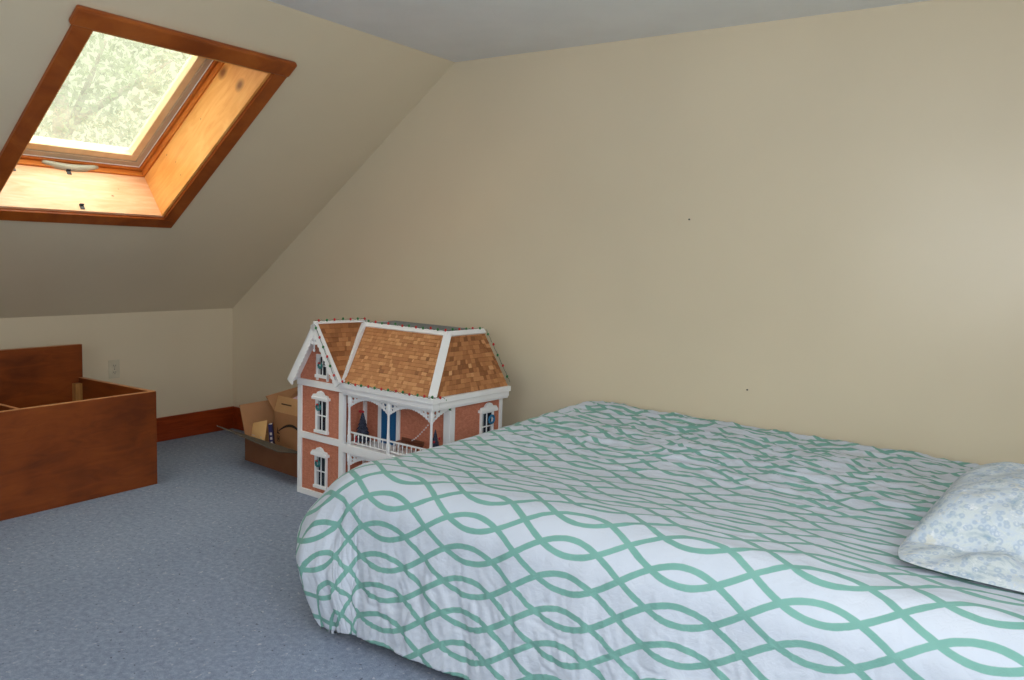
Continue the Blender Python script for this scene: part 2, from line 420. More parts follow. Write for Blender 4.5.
# ventilation bar at the foot of the sash
hb = B(); pts = []
for i in range(15):
    t = i / 14; pts.append((S0 + .016 - .014 * math.sin(PI * t), 2.14 + .285 * t, .285 - .012 * math.sin(PI * t)))
hb.tube(pts, [.007 + .014 * math.sin(PI * i / 14) ** .6 for i in range(15)], 10)
hb = hb.build('ventilation_bar', 'handle', win, label='grey curved ventilation bar')
B().ball((S0 - .004, 2.285, .262), .006).build('screw', 'black', hb)
def clip(y, d, w=.022):
    b = B(); b.box(S0, S0 + .004, y - w / 2, y + w / 2, d - .014, d + .014); b.box(S0, S0 + .012, y - w / 2, y + w / 2, d + .008, d + .014)
    b.build('clip', 'black', win, .001, label='small black metal clip')
clip(2.264, .243); clip(2.256, .021); clip(1.990, .232)

# ------------------------------------------------------------------ power outlet
ou = empty('wall_outlet', (X0, 2.85, .514)); tag(ou, 'ivory double power outlet on the low wall beside the wooden chest', 'outlet')
boxp('cover_plate', 'ivory', ou, 0, .006, -.036, .036, -.058, .058, .003)
for dz in (.021, -.021):
    r = B(); r.prism([(.006, .017 * math.cos(a), dz + .014 * math.sin(a) * 1.05) for a in [2 * PI * i / 16 for i in range(16)]], (.003, 0, 0))
    r = r.build('socket', 'ivory', ou)
    sl = B(); sl.box(.009, .0095, -.008, -.005, dz - .002, dz + .007); sl.box(.009, .0095, .005, .008, dz - .002, dz + .006); sl.box(.009, .0095, -.002, .002, dz - .010, dz - .006)
    sl.build('slots', 'slot', r, label='dark outlet slots')
B().ball((.006, 0, 0), .003).build('screw', 'slot', ou)

# nails left in the long wall
for x, z, lab in ((-1.562, 1.500, 'tiny dark nail at mid height in the cream wall above the bed'), (-1.235, .727, 'tiny dark nail low in the cream wall just over the bed')):
    nb = B(); nb.tube([(x, YG, z), (x, YG - .010, z + .002)], .0016, 6); nb.tube([(x, YG - .010, z + .002), (x, YG - .0125, z + .0025)], .004, 8)
    tag(nb.build('nail', 'slot'), lab, 'nail', 'nails in the long wall')

# ------------------------------------------------------------------ stained wooden chest without a lid
ch = empty('storage_chest', (-4.086, 2.580, 0), math.radians(1.6)); tag(ch, 'open-topped reddish-brown plywood chest with a high back, beside the low wall', 'chest')
CL, CDP, CHT, T = 1.85, .735, .514, .026          # local: x<=0 towards the low wall, y<=0 along it
def panel(name, x0, x1, y0, y1, z0, z1, edge_h=.0025, label=None):
    b = B(); b.box(x0, x1, y0, y1, z0, z1 - edge_h); b.box(x0, x1, y0, y1, z1 - edge_h, z1, 1)
    return b.build(name, ['box', 'boxedge'], ch, .0015, label=label)
panel('front_panel', -T, 0, -CL, 0, .0, CHT)
panel('end_panel', -CDP + T, -T, -T, 0, .0, CHT)
panel('end_panel', -CDP + T, -T, -CL, -CL + T, .0, CHT)
panel('back_panel', -CDP, -CDP + T, -CL, .0, -.0, .708, label='taller back panel')
panel('divider', -CDP + T, -T, -.715, -.695, .02, CHT)
boxp('bottom_panel', 'box', ch, -CDP + T, -T, -CL + T, -T, .02, .036)
boxp('corner_block', 'pineblock', ch, -CDP + T, -CDP + T + .04, -T - .04, -T, .036, CHT - .03, .002, label='pale pine block in the far corner')

# ------------------------------------------------------------------ bed
XF, XH, YN, YW = -1.945, .30, 2.04, 3.715        # top of the mattress
bed = empty('bed', ((XF + XH) / 2, (YN + YW) / 2, 0)); tag(bed, 'low double bed along the long wall, hidden under its duvet', 'bed')
cxb, cyb = (XF + XH) / 2, (YN + YW) / 2
def rbox(name, mat, hx, hy, z0, z1, r, parent, bev):
    pts = []
    for sx, sy, a0 in ((1, 1, 0), (-1, 1, 90), (-1, -1, 180), (1, -1, 270)):
        for k in range(6):
            a = math.radians(a0 + 18 * k); pts.append((sx * (hx - r) + r * math.cos(a), sy * (hy - r) + r * math.sin(a), z0))
    return B().prism(pts, (0, 0, z1 - z0)).build(name, mat, parent, bev, 3)
hx, hy = (XH - XF) / 2 - .04, (YW - YN) / 2 - .02
rbox('mattress', 'mattress', hx, hy, .29, .515, .12, bed, .05)
rbox('box_spring', 'bedbase', hx - .02, hy - .02, .11, .285, .08, bed, .02)
for sx in (-1, 1):
    for sy in (-1, 1):
        B().lathe([(.025, 0), (.03, .02), (.03, .11)], (sx * (hx - .15), sy * (hy - .15), 0)).build('leg', 'bedbase', bed)

# duvet: a cloth sheet laid over the rounded rectangle of the mattress
def sstep(a, b, x):
    t = np.clip((x - a) / (b - a), 0, 1); return t * t * (3 - 2 * t)
RC = .06
DF, DN = .47, .615
NA, NB = 420, 320
ca = np.concatenate([np.linspace(-1, 0, 130, endpoint=False), np.linspace(0, 1, NA - 130)])
cb = np.concatenate([np.linspace(-1, 0, 130, endpoint=False), np.linspace(0, 1, NB - 130)])
AA, BB = np.meshgrid(ca, cb, indexing='ij')
# cloth coordinates; the corner quadrant is blended towards an ellipse so the hem turns the corner softly
pq, qq = np.minimum(AA, 0), np.minimum(BB, 0)
KE = .62
p2 = pq * ((1 - KE) + KE * np.sqrt(1 - qq ** 2 / 2)); q2 = qq * ((1 - KE) + KE * np.sqrt(1 - pq ** 2 / 2))
ang0 = np.degrees(np.arctan2(-q2 * (DN + RC), -p2 * (DF + RC) + 1e-9)); tip = 1 + .20 * np.exp(-((ang0 - 60) / 5.5) ** 2) * np.clip((np.minimum(pq, 0) ** 2 + np.minimum(qq, 0) ** 2 - .6), 0, 1)
p2 = p2 * tip; q2 = q2 * tip
a = np.where(AA < 0, XF + RC + p2 * (DF + RC), XF + RC + AA * (XH + .05 - XF - RC))
b = np.where(BB < 0, YN + RC + q2 * (DN + RC), YN + RC + BB * (YW - .004 - YN - RC))
wx, wy = np.minimum(a - (XF + RC), 0), np.minimum(b - (YN + RC), 0)
dist = np.sqrt(wx ** 2 + wy ** 2) + 1e-9
nx, ny = wx / dist, wy / dist
d = np.maximum(dist - RC, 0)
# profile of the overhang
ang = np.arctan2(-ny, -nx)                        # 0 at the foot, 90 deg on the near side
corner = np.clip(np.sin(2 * ang), 0, 1) * (wx < 0) * (wy < 0)
RB = .13 + .12 * np.cos(ang) ** 2 * (wx < 0); arc = RB * PI / 2
flare = np.where((wx < 0), .04 - .12 * corner, .04)
out = np.where(d < arc, RB * np.sin(np.minimum(d, arc) / RB), RB + (d - arc) * flare)
out *= 1 / (np.abs(np.cos(ang)) ** 4 + np.abs(np.sin(ang)) ** 4) ** .13 * (corner > 0) + (corner <= 0)
out += corner * .085 * sstep(.20, .44, d) * (1 - .55 * sstep(.42, .70, d))
drop = np.where(d < arc, RB * (1 - np.cos(np.minimum(d, arc) / RB)), RB + (d - arc) * np.sqrt(1 - flare ** 2))
qx = np.where(dist > RC, XF + RC + nx * RC, a); qx = np.where(wx < 0, qx, a)
qy = np.where(dist > RC, YN + RC + ny * RC, b); qy = np.where(wy < 0, qy, b)
x = qx + nx * out; y = qy + ny * out
hang = sstep(.04, .5, d)
# fabric folds on the hanging part
per = np.where(corner > 0, ang * .45, np.where(wy < 0, .7 + (a - XF), -(b - YN)))
def nz(X, Y, Z, f):
    fl = np.empty(X.size); xs, ys_, zs = (X * f).ravel(), (Y * f).ravel(), (Z * f).ravel()
    for i in range(X.size): fl[i] = noise.noise((xs[i], ys_[i], zs[i]))
    return fl.reshape(X.shape)
zero = np.zeros_like(a)
f1 = nz(per, d * .25, zero, 8.0); f2 = nz(per, d * .35, zero + 3.1, 19.0)
f3 = nz(per, d * .5, zero + 6.3, 42.0)
f4 = nz(per + .06 * np.sin(d * 7), d * .10, zero + 2.2, 30.0); f5 = nz(per * .6 + d * .35, d * .5 - per * .2, zero + 4.4, 17.0)
fold = (f1 * .020 + f2 * .009 + f3 * .0035 - (1 - .7 * corner) * (np.clip(.16 - np.abs(f4), 0, 1) * .028 + np.clip(.10 - np.abs(f5), 0, 1) * .045)) * hang + corner * hang * (.010 * np.sin(ang * 15 + 1.0) + .003 * np.sin(ang * 31))
x += nx * fold; y += ny * fold
# the top: a soft quilt, high along the wall, lower by the pillow, crumpled at the far side
rise = .014 * np.exp(-((b - 2.06) / .16) ** 2) - .014 * np.exp(-((b - 2.55) / .28) ** 2) + .006 * sstep(2.6, 3.2, b) + .020 * np.exp(-((a + 1.75) / .35) ** 2) * sstep(2.9, 3.6, b) - .006
puff = nz(a, b, zero + 1.7, 3.2) * .012
w1 = nz(a * .55, b * 1.5, zero + 5.0, 7.0); w2 = nz(a * .7 + b * .5, b * 1.4 - a * .3, zero + 9.0, 15.0)
rid = (.5 - np.abs(w1)) ** 2 * 2 * .028 + (.5 - np.abs(w2)) ** 2 * 2 * .014
topm = np.exp(-(d / .1) ** 2)
crump = .25 + .75 * sstep(2.45, 3.0, b)
z = .580 - drop + rise * topm + puff * topm + (rid - .010) * topm * crump
sag = -.030 * np.exp(-((a - .05) / .6) ** 2) * sstep(2.6, 3.4, b)
z += sag * topm
# tuck against the wall
z -= .035 * sstep(YW - .10, YW, b)
y = np.minimum(y, YG - .022)
# small tail of the hem at the corner
z = np.maximum(z, .030)
me = bpy.data.meshes.new('duvet')
V = np.stack([x, y, z], -1).reshape(-1, 3)
idx = np.arange(NA * NB).reshape(NA, NB)
F = np.stack([idx[:-1, :-1], idx[1:, :-1], idx[1:, 1:], idx[:-1, 1:]], -1).reshape(-1, 4)
me.from_pydata(V.tolist(), [], F.tolist())
uvl = me.uv_layers.new(name='cloth')
UVv = np.stack([a, b], -1).reshape(-1, 2)
li = np.empty(len(me.loops), dtype=np.int32); me.loops.foreach_get('vertex_index', li)
uvl.data.foreach_set('uv', UVv[li].ravel().astype(np.float32))
me.polygons.foreach_set('use_smooth', [True] * len(me.polygons))
me.materials.append(M['duvet']); me.update()
dv = bpy.data.objects.new('duvet', me); col.objects.link(dv)
sm = dv.modifiers.new('thick', 'SOLIDIFY'); sm.thickness = .014; sm.offset = -1
tag(dv, 'rumpled white duvet with teal crossing-wave print spread over the bed', 'duvet')

# pillow
NU, NV = 90, 110
uu, vv = np.meshgrid(np.linspace(-1, 1, NU), np.linspace(-1, 1, NV), indexing='ij')
def pillow_side(sign):
    vb = np.clip((vv + .60) / 1.60, 0, 1) * 2 - 1              # padded body; the case's loose end lies flat before it
    ex = 1 - np.abs(uu) ** 3.2; ey = np.where(vv > -.60, 1 - np.abs(vb) ** 3.2, 0)
    h = (np.clip(ex, 0, 1) * np.clip(ey, 0, 1)) ** .42
    k_ = (1 - .10 * np.abs(vv) ** 6); l_ = (1 - .07 * np.abs(uu) ** 5)
    X = .30 * uu * k_; Y = .385 * vv * l_ - .01
    edge = np.clip(1 - np.abs(uu) ** 8, 0, 1) * np.clip(1 - np.abs(vv) ** 10, 0, 1)
    wr = nz(X, Y, zero[:NU, :NV] + 2, 9.0) * .014 + nz(X, Y, zero[:NU, :NV] + 5, 21.0) * .007
    fl = (.022 + .035 * nz(X, Y, zero[:NU, :NV] + 7, 8.0) + .012 * nz(X, Y, zero[:NU, :NV] + 8, 18.0)) * (vv < -.25) * (1 - h)
    if sign > 0: Z = .012 + edge * (.172 * h + wr * h ** .5 + np.maximum(fl, -.004))
    else: Z = .012 - .012 * edge
    return X, Y, Z
pv = []; pf = []
for sgn in (1, -1):
    X, Y, Z = pillow_side(sgn); base = len(pv)
    pv += np.stack([X, Y, Z], -1).reshape(-1, 3).tolist()
    ii = np.arange(NU * NV).reshape(NU, NV) + base
    q = np.stack([ii[:-1, :-1], ii[1:, :-1], ii[1:, 1:], ii[:-1, 1:]], -1).reshape(-1, 4)
    pf += (q if sgn > 0 else q[:, ::-1]).tolist()
me = bpy.data.meshes.new('pillow'); me.from_pydata(pv, [], pf); me.materials.append(M['pillow'])
me.polygons.foreach_set('use_smooth', [True] * len(me.polygons)); me.update()
pl = bpy.data.objects.new('pillow', me); col.objects.link(pl)
pl.location = (-.026, 2.560, .584); pl.rotation_euler = (math.radians(.7), 0, math.radians(-4))
tag(pl, 'pale blue floral pillow lying on the duvet at the head of the bed', 'pillow')

# ------------------------------------------------------------------ cardboard boxes
def plate(name, pts, thick, parent, mats=('card_out', 'card_in'), bevel=0.0, label=None):
    """thin sheet from 4 corners, thickness along its normal; second material on the first (inner) face"""
    p = [Vector(q) for q in pts]; n = (p[1] - p[0]).cross(p[3] - p[0]).normalized() * thick
    b = B(); k = b.add([tuple(q) for q in p]); b.add([tuple(q - n) for q in p])
    b.face([k, k + 1, k + 2, k + 3], 1 if len(mats) > 1 else 0); b.face([k + 7, k + 6, k + 5, k + 4], 0)
    for i in range(4):
        j = (i + 1) % 4; b.face([k + j, k + i, k + 4 + i, k + 4 + j], 0)
    return b.build(name, list(mats), parent, bevel, label=label)
def carton(name, loc, rz, w, dp, h, t=.005, om='card_out'):
    r = empty(name, loc, rz)
    boxp('bottom_panel', om, r, t, w - t, t, dp - t, 0, t)
    plate('side_panel', [(0, t, 0), (w, t, 0), (w, t, h), (0, t, h)][::-1], t, r, (om, 'card_in'))      # front
    plate('side_panel', [(0, dp - t, 0), (w, dp - t, 0), (w, dp - t, h), (0, dp - t, h)], t, r, (om, 'card_in'))
    plate('side_panel', [(t, 0, 0), (t, dp, 0), (t, dp, h), (t, 0, h)], t, r, (om, 'card_in'))
    plate('side_panel', [(w - t, 0, 0), (w - t, dp, 0), (w - t, dp, h), (w - t, 0, h)][::-1], t, r, (om, 'card_in'))
    return r
bw, bd, bh = .62, .40, .150
bb = carton('cardboard_box', (-4.158, 3.212, 0.001), math.radians(-6.5), bw, bd, bh, om='card_dark')
tag(bb, 'low wide brown cardboard box on the carpet with flaps spread open', 'box', 'open cardboard boxes')
plate('flap', [(0, 0, bh), (bw, 0, bh), (bw + .01, -.185, bh + .045), (-.005, -.185, bh + .085)], .005, bb, ('card_grey', 'card_in'))
plate('flap', [(0, bd, bh), (0, 0, bh), (-.055, -.005, bh + .185), (-.055, bd + .01, bh + .20)], .005, bb)
plate('flap', [(bw, bd, bh), (0, bd, bh), (-.01, bd + .055, bh + .14), (bw + .01, bd + .055, bh + .14)], .005, bb)

# smaller carton standing inside it
w2, d2, h2 = .36, .24, .285
b2 = carton('cardboard_box', (-4.085, 3.375, .008), math.radians(-4.0), w2, d2, h2)
tag(b2, 'taller tan cardboard box with curved black arrow mark, standing inside the low box', 'box', 'open cardboard boxes')
plate('flap', [(0, d2, h2), (0, 0, h2), (-.075, -.012, h2 + .085), (-.045, d2 + .01, h2 + .130)], .005, b2)
fp = plate('flap', [(w2, 0, h2), (0, 0, h2), (0.0, .03, h2 + .095), (w2, .03, h2 + .095)][::-1], .005, b2)
plate('flap', [(w2, d2, h2), (0, d2, h2), (0, d2 + .05, h2 + .10), (w2, d2 + .05, h2 + .10)], .005, b2)
# curved arrow printed on its front
ar = B(); N = 16; up_, lo_ = [], []
for i in range(N + 1):
    t = i / N; xx = .045 + .26 * t; zz = .155 + .062 * math.sin(PI * (t * .88 + .06)) ; w = .0035 + .005 * math.sin(PI * t)
    up_.append((xx, -.0008, zz + w)); lo_.append((xx, -.0008, zz - w))
for i in range(N):
    ar.prism([lo_[i], lo_[i + 1], up_[i + 1], up_[i]], (0, .001, 0))
ar.prism([(.030, -.0008, .150), (.062, -.0008, .148), (.040, -.0008, .160), (.036, -.0008, .192)], (0, .001, 0))
for (x0, x1, z0, z1) in ((.030, .055, .100, .103), (.030, .055, .132, .135), (.030, .033, .103, .132), (.052, .055, .103, .132), (.038, .047, .110, .126)):
    ar.box(x0, x1, -.0008, .0002, z0, z1)
ar.build('printed_arrow', 'ink', b2, label='curved black arrow print')
tx = B()
for i in range(9): tx.box(.055 + i * .011, .063 + i * .011, .0125, .0165, h2 + .048, h2 + .055)
tx.build('printed_text', 'inkbrown', fp, label='small line of faint print')
# things in the low box, left of the tall carton
mz = .008
ml = empty('padded_envelope', (-4.154, 3.229, mz), math.radians(-5)); tag(ml, 'tan padded envelope on edge inside the low cardboard box', 'envelope')
em = B(); nxm, nzm = 12, 8
g0 = len(em.v)
for side in (0, 1):
    for i in range(nxm + 1):
        for j in range(nzm + 1):
            u_, v_ = i / nxm, j / nzm
            puffy = .014 * (math.sin(PI * u_) * math.sin(PI * v_)) ** .5
            em.v.append((.004 + .150 * u_, (-puffy if side == 0 else puffy) + .035 * v_, (.218 + .040 * u_) * v_))
for side in (0, 1):
    o0 = g0 + side * (nxm + 1) * (nzm + 1)
    for i in range(nxm):
        for j in range(nzm):
            q = [o0 + i * (nzm + 1) + j, o0 + (i + 1) * (nzm + 1) + j, o0 + (i + 1) * (nzm + 1) + j + 1, o0 + i * (nzm + 1) + j + 1]
            em.face(q if side == 0 else q[::-1], 0, .5, True)
em.build('pouch', 'mailer', ml)
st = B(); st.box(.03, .13, .010, .0125, .150, .153); st.build('seal_strip', 'paper', ml, label='pale seal strip')
bk = empty('book', (-3.950, 3.258, mz + .003), 0); bk.rotation_euler = (0, math.radians(-5), math.radians(44)); tag(bk, 'navy-spined book on edge between the envelope and the tall carton', 'book')
bkc = B(); bkc.box(-.012, -.009, 0, .055, 0, .235); bkc.box(.009, .012, 0, .055, 0, .235); bkc.box(-.009, .009, 0, .003, 0, .235); bkc.build('cover', 'navy', bk, .0008)
boxp('pages', 'paper', bk, -.009, .009, .003, .05, .003, .233)
tb = B()
for k_ in range(6): tb.box(-.006, .006, -.0006, .0001, .03 + k_ * .028, .045 + k_ * .028)
tb.build('spine_print', 'paper', bk)
# pink tissue and bundle at the top of the tall carton
tp = B(); k0 = len(tp.v); n_ = 10
for i in range(n_ + 1):
    for j in range(n_ + 1):
        u_, v_ = i / n_ - .5, j / n_ - .5
        tp.v.append((.16 * u_, .13 * v_, .05 * math.cos(PI * u_) * math.cos(PI * v_) + .018 * noise.noise((u_ * 6, v_ * 6, 2.0))))
for i in range(n_):
    for j in range(n_):
        tp.face([k0 + i * (n_ + 1) + j, k0 + (i + 1) * (n_ + 1) + j, k0 + (i + 1) * (n_ + 1) + j + 1, k0 + i * (n_ + 1) + j + 1], 0, .5, True)
o = tp.build('tissue_paper', 'pink'); o.location = (-3.95, 3.47, .345); md = o.modifiers.new('t', 'SOLIDIFY'); md.thickness = .004
tag(o, 'crumpled pale pink tissue paper poking out of the tall carton', 'paper')

# ------------------------------------------------------------------ dollhouse
DH = (-3.396, 2.980, 0.0); DR = math.radians(-3.28)
dh = empty('dollhouse', DH, DR); tag(dh, 'big Victorian dollhouse of brick walls and cedar-shingled roofs standing on the carpet', 'dollhouse')
WB, W, DD, PD, XB = .342, .986, .543, .150, .936
ZM, ZE0, ZE1, ZR, ZT = .305, .584, .622, .928, .910
wl = dh
# walls
wf = B(); wf.prism([(0, 0, .02), (WB, 0, .02), (WB, 0, .64), (WB / 2, 0, .905), (0, 0, .64)], (0, .008, 0)); wf = wf.build('front_wall', 'brick', dh, label='brick-papered wing front')
boxp('side_wall', 'brick', dh, 0, .008, .008, DD, .02, .62)
boxp('side_wall', 'brick', dh, WB - .008, WB, .008, PD, .02, .62)
boxp('porch_wall', 'brick', dh, WB - .008, XB, PD, PD + .008, .02, .62)
boxp('side_wall', 'brick', dh, XB - .008, XB, PD + .008, DD, .02, .62, label='brick-papered right end wall')
boxp('room_floor', 'white', dh, .008, XB - .008, PD + .008, DD, ZM - .004, ZM + .004)
boxp('attic_floor', 'white', dh, .0, XB, .0, DD, .612, .620)
boxp('base_board', 'white', dh, -.008, XB + .008, -.008, DD, 0, .022, .002)
# white corner posts and bands
def cpost(x0, x1, y0, y1, z0=.0, z1=ZE0): return boxp('corner_post', 'white', dh, x0, x1, y0, y1, z0, z1, .0015)
cpost(-.012, .018, -.010, .012); cpost(WB - .022, WB + .012, -.010, .012)
cpost(-.012, .006, DD - .02, DD + .004); cpost(XB - .034, XB + .008, PD - .008, PD + .03); cpost(XB - .006, XB + .008, DD - .018, DD + .003)
cpost(WB - .002, WB + .016, PD - .016, PD)
boxp('trim_band', 'white', dh, -.008, WB + .008, -.009, .0, ZM - .002, ZM + .034, .0015)
boxp('trim_band', 'white', dh, -.012, WB + .012, -.014, .0, ZE0 + .004, ZE1, .0015)
boxp('trim_band', 'white', dh, -.010, WB + .012, -.012, .0, .0, .030, .0015)
boxp('trim_band', 'white', dh, XB, XB + .008, PD + .02, DD - .01, ZM - .002, ZM + .030, .0015)
# porch
boxp('porch_floor', 'white', dh, WB, XB + .016, -.012, PD, ZM - .024, ZM + .020, .002, label='upper porch deck')
boxp('porch_floor', 'white', dh, WB, XB + .016, -.012, PD, .022, .036, .002, label='lower porch deck')
boxp('porch_ceiling', 'white', dh, WB, W - .01, .0, PD, ZE0 - .004, ZE0 + .004)
PX = (.384, .667, .952)
def porch_post(x, z0, z1):
    h = z1 - z0
    B().lathe([(.0105, 0), (.0105, .18 * h), (.007, .2 * h), (.0085, .26 * h), (.0065, .4 * h), (.0058, .72 * h), (.0085, .76 * h), (.007, .8 * h), (.0105, .82 * h), (.0105, h)], (x, .006, z0), 10).build('porch_post', 'white', dh)
def bracket(x, z, sx, y=.005, w=.135, hgt=.060, along=(1, 0)):
    """sawn gingerbread bracket: a scalloped sheet with round openings, 'along' is its direction in plan"""
    b = B(); ax = Vector((along[0] * sx, along[1] * sx, 0)); o_ = Vector((x, y, z)); th = Vector((-along[1], along[0], 0)) * .005
    def P(s_, t_): return o_ + ax * s_ + Vector((0, 0, -t_))
    n = 40
    def low(s_):
        t = s_ / w; return .013 + (hgt - .013) * (1 - t) ** 1.9 + .0045 * abs(math.sin(s_ * PI / .017))
    holes = ((.017, .018, .0095), (.043, .014, .0075), (.016, .037, .006))
    for i in range(n):
        s0, s1 = w * i / n, w * (i + 1) / n; sc_ = (s0 + s1) / 2
        cuts = [0.0]
        for hx_, hz_, r_ in sorted(holes, key=lambda q: q[1]):
            if abs(sc_ - hx_) < r_:
                e_ = math.sqrt(r_ * r_ - (sc_ - hx_) ** 2); cuts += [hz_ - e_, hz_ + e_]
        end0, end1 = low(s0), low(s1)
        for k in range(0, len(cuts), 2):
            ta = cuts[k]
            if k + 1 < len(cuts): q = [P(s0, ta), P(s1, ta), P(s1, max(ta + .0005, cuts[k + 1])), P(s0, max(ta + .0005, cuts[k + 1]))]
            else: q = [P(s0, ta), P(s1, ta), P(s1, max(end1, ta + .002)), P(s0, max(end0, ta + .002))]
            b.prism(q, th)
    b.build('porch_bracket', 'white', dh)
for z0, z1 in ((.036, ZM - .024), (ZM + .02, ZE0)):
    for x in PX: porch_post(x, z0, z1)
    zt = z1 - .002
    bracket(PX[0] + .008, zt, 1); bracket(PX[1] - .009, zt, -1); bracket(PX[1] + .009, zt, 1); bracket(PX[2] - .009, zt, -1); bracket(PX[2] , zt, 1, y=.016, along=(0, 1), w=.125)
    # drop valance joining the brackets
    va = B(); n = 60
    for i in range(n):
        x0, x1 = PX[0] + (PX[2] - PX[0]) * i / n, PX[0] + (PX[2] - PX[0]) * (i + 1) / n
        dz0, dz1 = .012 + .003 * abs(math.sin(i * PI / 3)), .012 + .003 * abs(math.sin((i + 1) * PI / 3))
        va.prism([(x0, .004, zt), (x1, .004, zt), (x1, .004, zt - dz1), (x0, .004, zt - dz0)], (0, .004, 0))
    va.build('valance', 'white', dh)
def railing(z, x0, x1):
    b = B(); b.box(x0, x1, .002, .012, z + .060, z + .067); b.box(x0, x1, .003, .011, z + .010, z + .016); b = b.build('railing', 'white', dh, .001)
    n = max(2, round((x1 - x0) / .030))
    for i in range(1, n):
        xx = x0 + (x1 - x0) * i / n
        B().lathe([(.0022, z + .016), (.0034, z + .026), (.0018, z + .036), (.0034, z + .046), (.0022, z + .060)], (xx, .007, 0), 6).build('baluster', 'white', b)
railing(ZM + .020, PX[0] + .01, PX[1] - .01); railing(ZM + .020, PX[1] + .01, PX[2] - .01)
# blue double door on the upper porch
dr = B(); dr.box(.470, .582, PD - .006, PD, ZM + .02, .535)
dr = dr.build('door', 'blue', dh, .001)
dpn = B()
for x0, x1 in ((.476, .522), (.530, .576)):
    dpn.box(x0 + .006, x1 - .006, PD - .0085, PD - .006, .34, .405); dpn.box(x0 + .006, x1 - .006, PD - .0085, PD - .006, .42, .52)
dpn.build('door_moulding', 'blue', dr, .001)
df = B(); df.box(.448, .470, PD - .010, PD, ZM + .02, .556); df.box(.582, .604, PD - .010, PD, ZM + .02, .556); df.box(.440, .612, PD - .012, PD, .535, .562); df.build('door_frame', 'white', dh, .001)
# eaves
ec = B(); ec.box(WB + .006, W, -.026, .02, ZE0 + .006, ZE1 - .006); ec.box(WB + .006, W + .008, -.034, .02, ZE1 - .006, ZE1 + .020); ec.box(WB + .006, W - .006, -.018, .02, ZE0 - .004, ZE0 + .006); ec.build('eave_cornice', 'white', dh, .002)
ec = B(); ec.box(XB, W, .02, DD, ZE0 + .006, ZE1 - .006); ec.box(XB, W + .008, .02, DD + .004, ZE1 - .006, ZE1 + .020); ec.box(XB, W - .006, .02, DD, ZE0 - .004, ZE0 + .006); ec.build('eave_cornice', 'white', dh, .002)

# shingled roofs
def shingle(name, quad, rows, wid, tone=(.2, 1), boardmat='shingle', label=None, thick=.010, rnd=1):
    """quad: eave left, eave right, top right, top left (seen from outside)"""
    rr = random.Random(rnd)
    e0, e1, t1, t0 = [Vector(q) for q in quad]
    n = (e1 - e0).cross(t0 - e0).normalized()
    b = B(); b.prism([e0, e1, t1, t0], -n * thick)
    for r in range(rows):
        va, vb = r / rows, min(1.0, (r + 1.25) / rows)
        La, Ra, Lb, Rb = e0.lerp(t0, va), e1.lerp(t1, va), e0.lerp(t0, vb), e1.lerp(t1, vb)
        length = max((Ra - La).length, 1e-4); dirv = (Ra - La) / length
        m = max(1, int(length / wid)); cuts = [0.0]
        for k in range(1, m): cuts.append((k + rr.uniform(-.35, .35) + (.5 if r % 2 else 0) * (k < m - 1)) / m)
        cuts.append(1.0); cuts = sorted(min(1, max(0, c)) for c in cuts)
        for k in range(len(cuts) - 1):
            c0, c1 = cuts[k], cuts[k + 1]
            if c1 - c0 < .002: continue
            g = min(.0006 / length, (c1 - c0) * .2); lift = rr.uniform(.0022, .0042); off = rr.uniform(0, .18) / rows * 0.5
            A_, B_ = La.lerp(Ra, c0 + g) + n * lift, La.lerp(Ra, c1 - g) + n * lift
            # keep the tile sides square to the course except at the slanted ends
            C_ = (Lb.lerp(Rb, c1 - g)) + n * .0004; D_ = (Lb.lerp(Rb, c0 + g)) + n * .0004
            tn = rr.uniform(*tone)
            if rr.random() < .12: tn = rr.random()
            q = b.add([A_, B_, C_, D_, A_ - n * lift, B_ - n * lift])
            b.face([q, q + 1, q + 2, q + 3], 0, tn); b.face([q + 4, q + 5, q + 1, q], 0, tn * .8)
    return b.build(name, boardmat, dh, label=label)
# mansard: front and right faces
MT = dict(fl=(.366, -.012, .642), fr=(.962, -.012, .642), tr=(.792, .272, ZT - .002), tl=(.212, .272, ZT - .002))
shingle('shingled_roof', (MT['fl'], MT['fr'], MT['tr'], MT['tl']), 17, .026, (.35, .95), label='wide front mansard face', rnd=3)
shingle('shingled_roof', ((.975, .004, .642), (.975, DD, .642), (.804, DD, ZT - .002), (.804, .280, ZT - .002)), 13, .026, (.0, .70), label='steep right end of the roof', rnd=5)  # darker tones than the front: shade of this side put into the shingles
# wing gable roof
HR = .208; xm = WB / 2 + .006; zl = .610
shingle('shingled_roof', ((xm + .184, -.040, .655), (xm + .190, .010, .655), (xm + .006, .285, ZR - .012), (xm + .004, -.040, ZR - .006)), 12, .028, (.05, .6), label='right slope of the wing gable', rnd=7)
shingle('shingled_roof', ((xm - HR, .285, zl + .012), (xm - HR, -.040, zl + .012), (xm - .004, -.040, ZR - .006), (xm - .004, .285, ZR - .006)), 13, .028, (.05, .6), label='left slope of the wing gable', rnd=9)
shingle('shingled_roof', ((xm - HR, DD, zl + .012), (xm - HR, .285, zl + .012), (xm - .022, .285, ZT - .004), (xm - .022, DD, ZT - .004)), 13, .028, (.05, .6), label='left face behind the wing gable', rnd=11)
b = B(); b.prism([(xm - HR + .012, -.040, zl), (xm + .004, -.040, ZR - .022), (xm + .002, -.040, ZR - .012), (xm - HR, -.040, zl + .008)], (0, .50, 0)); b.build('soffit', 'white', dh)
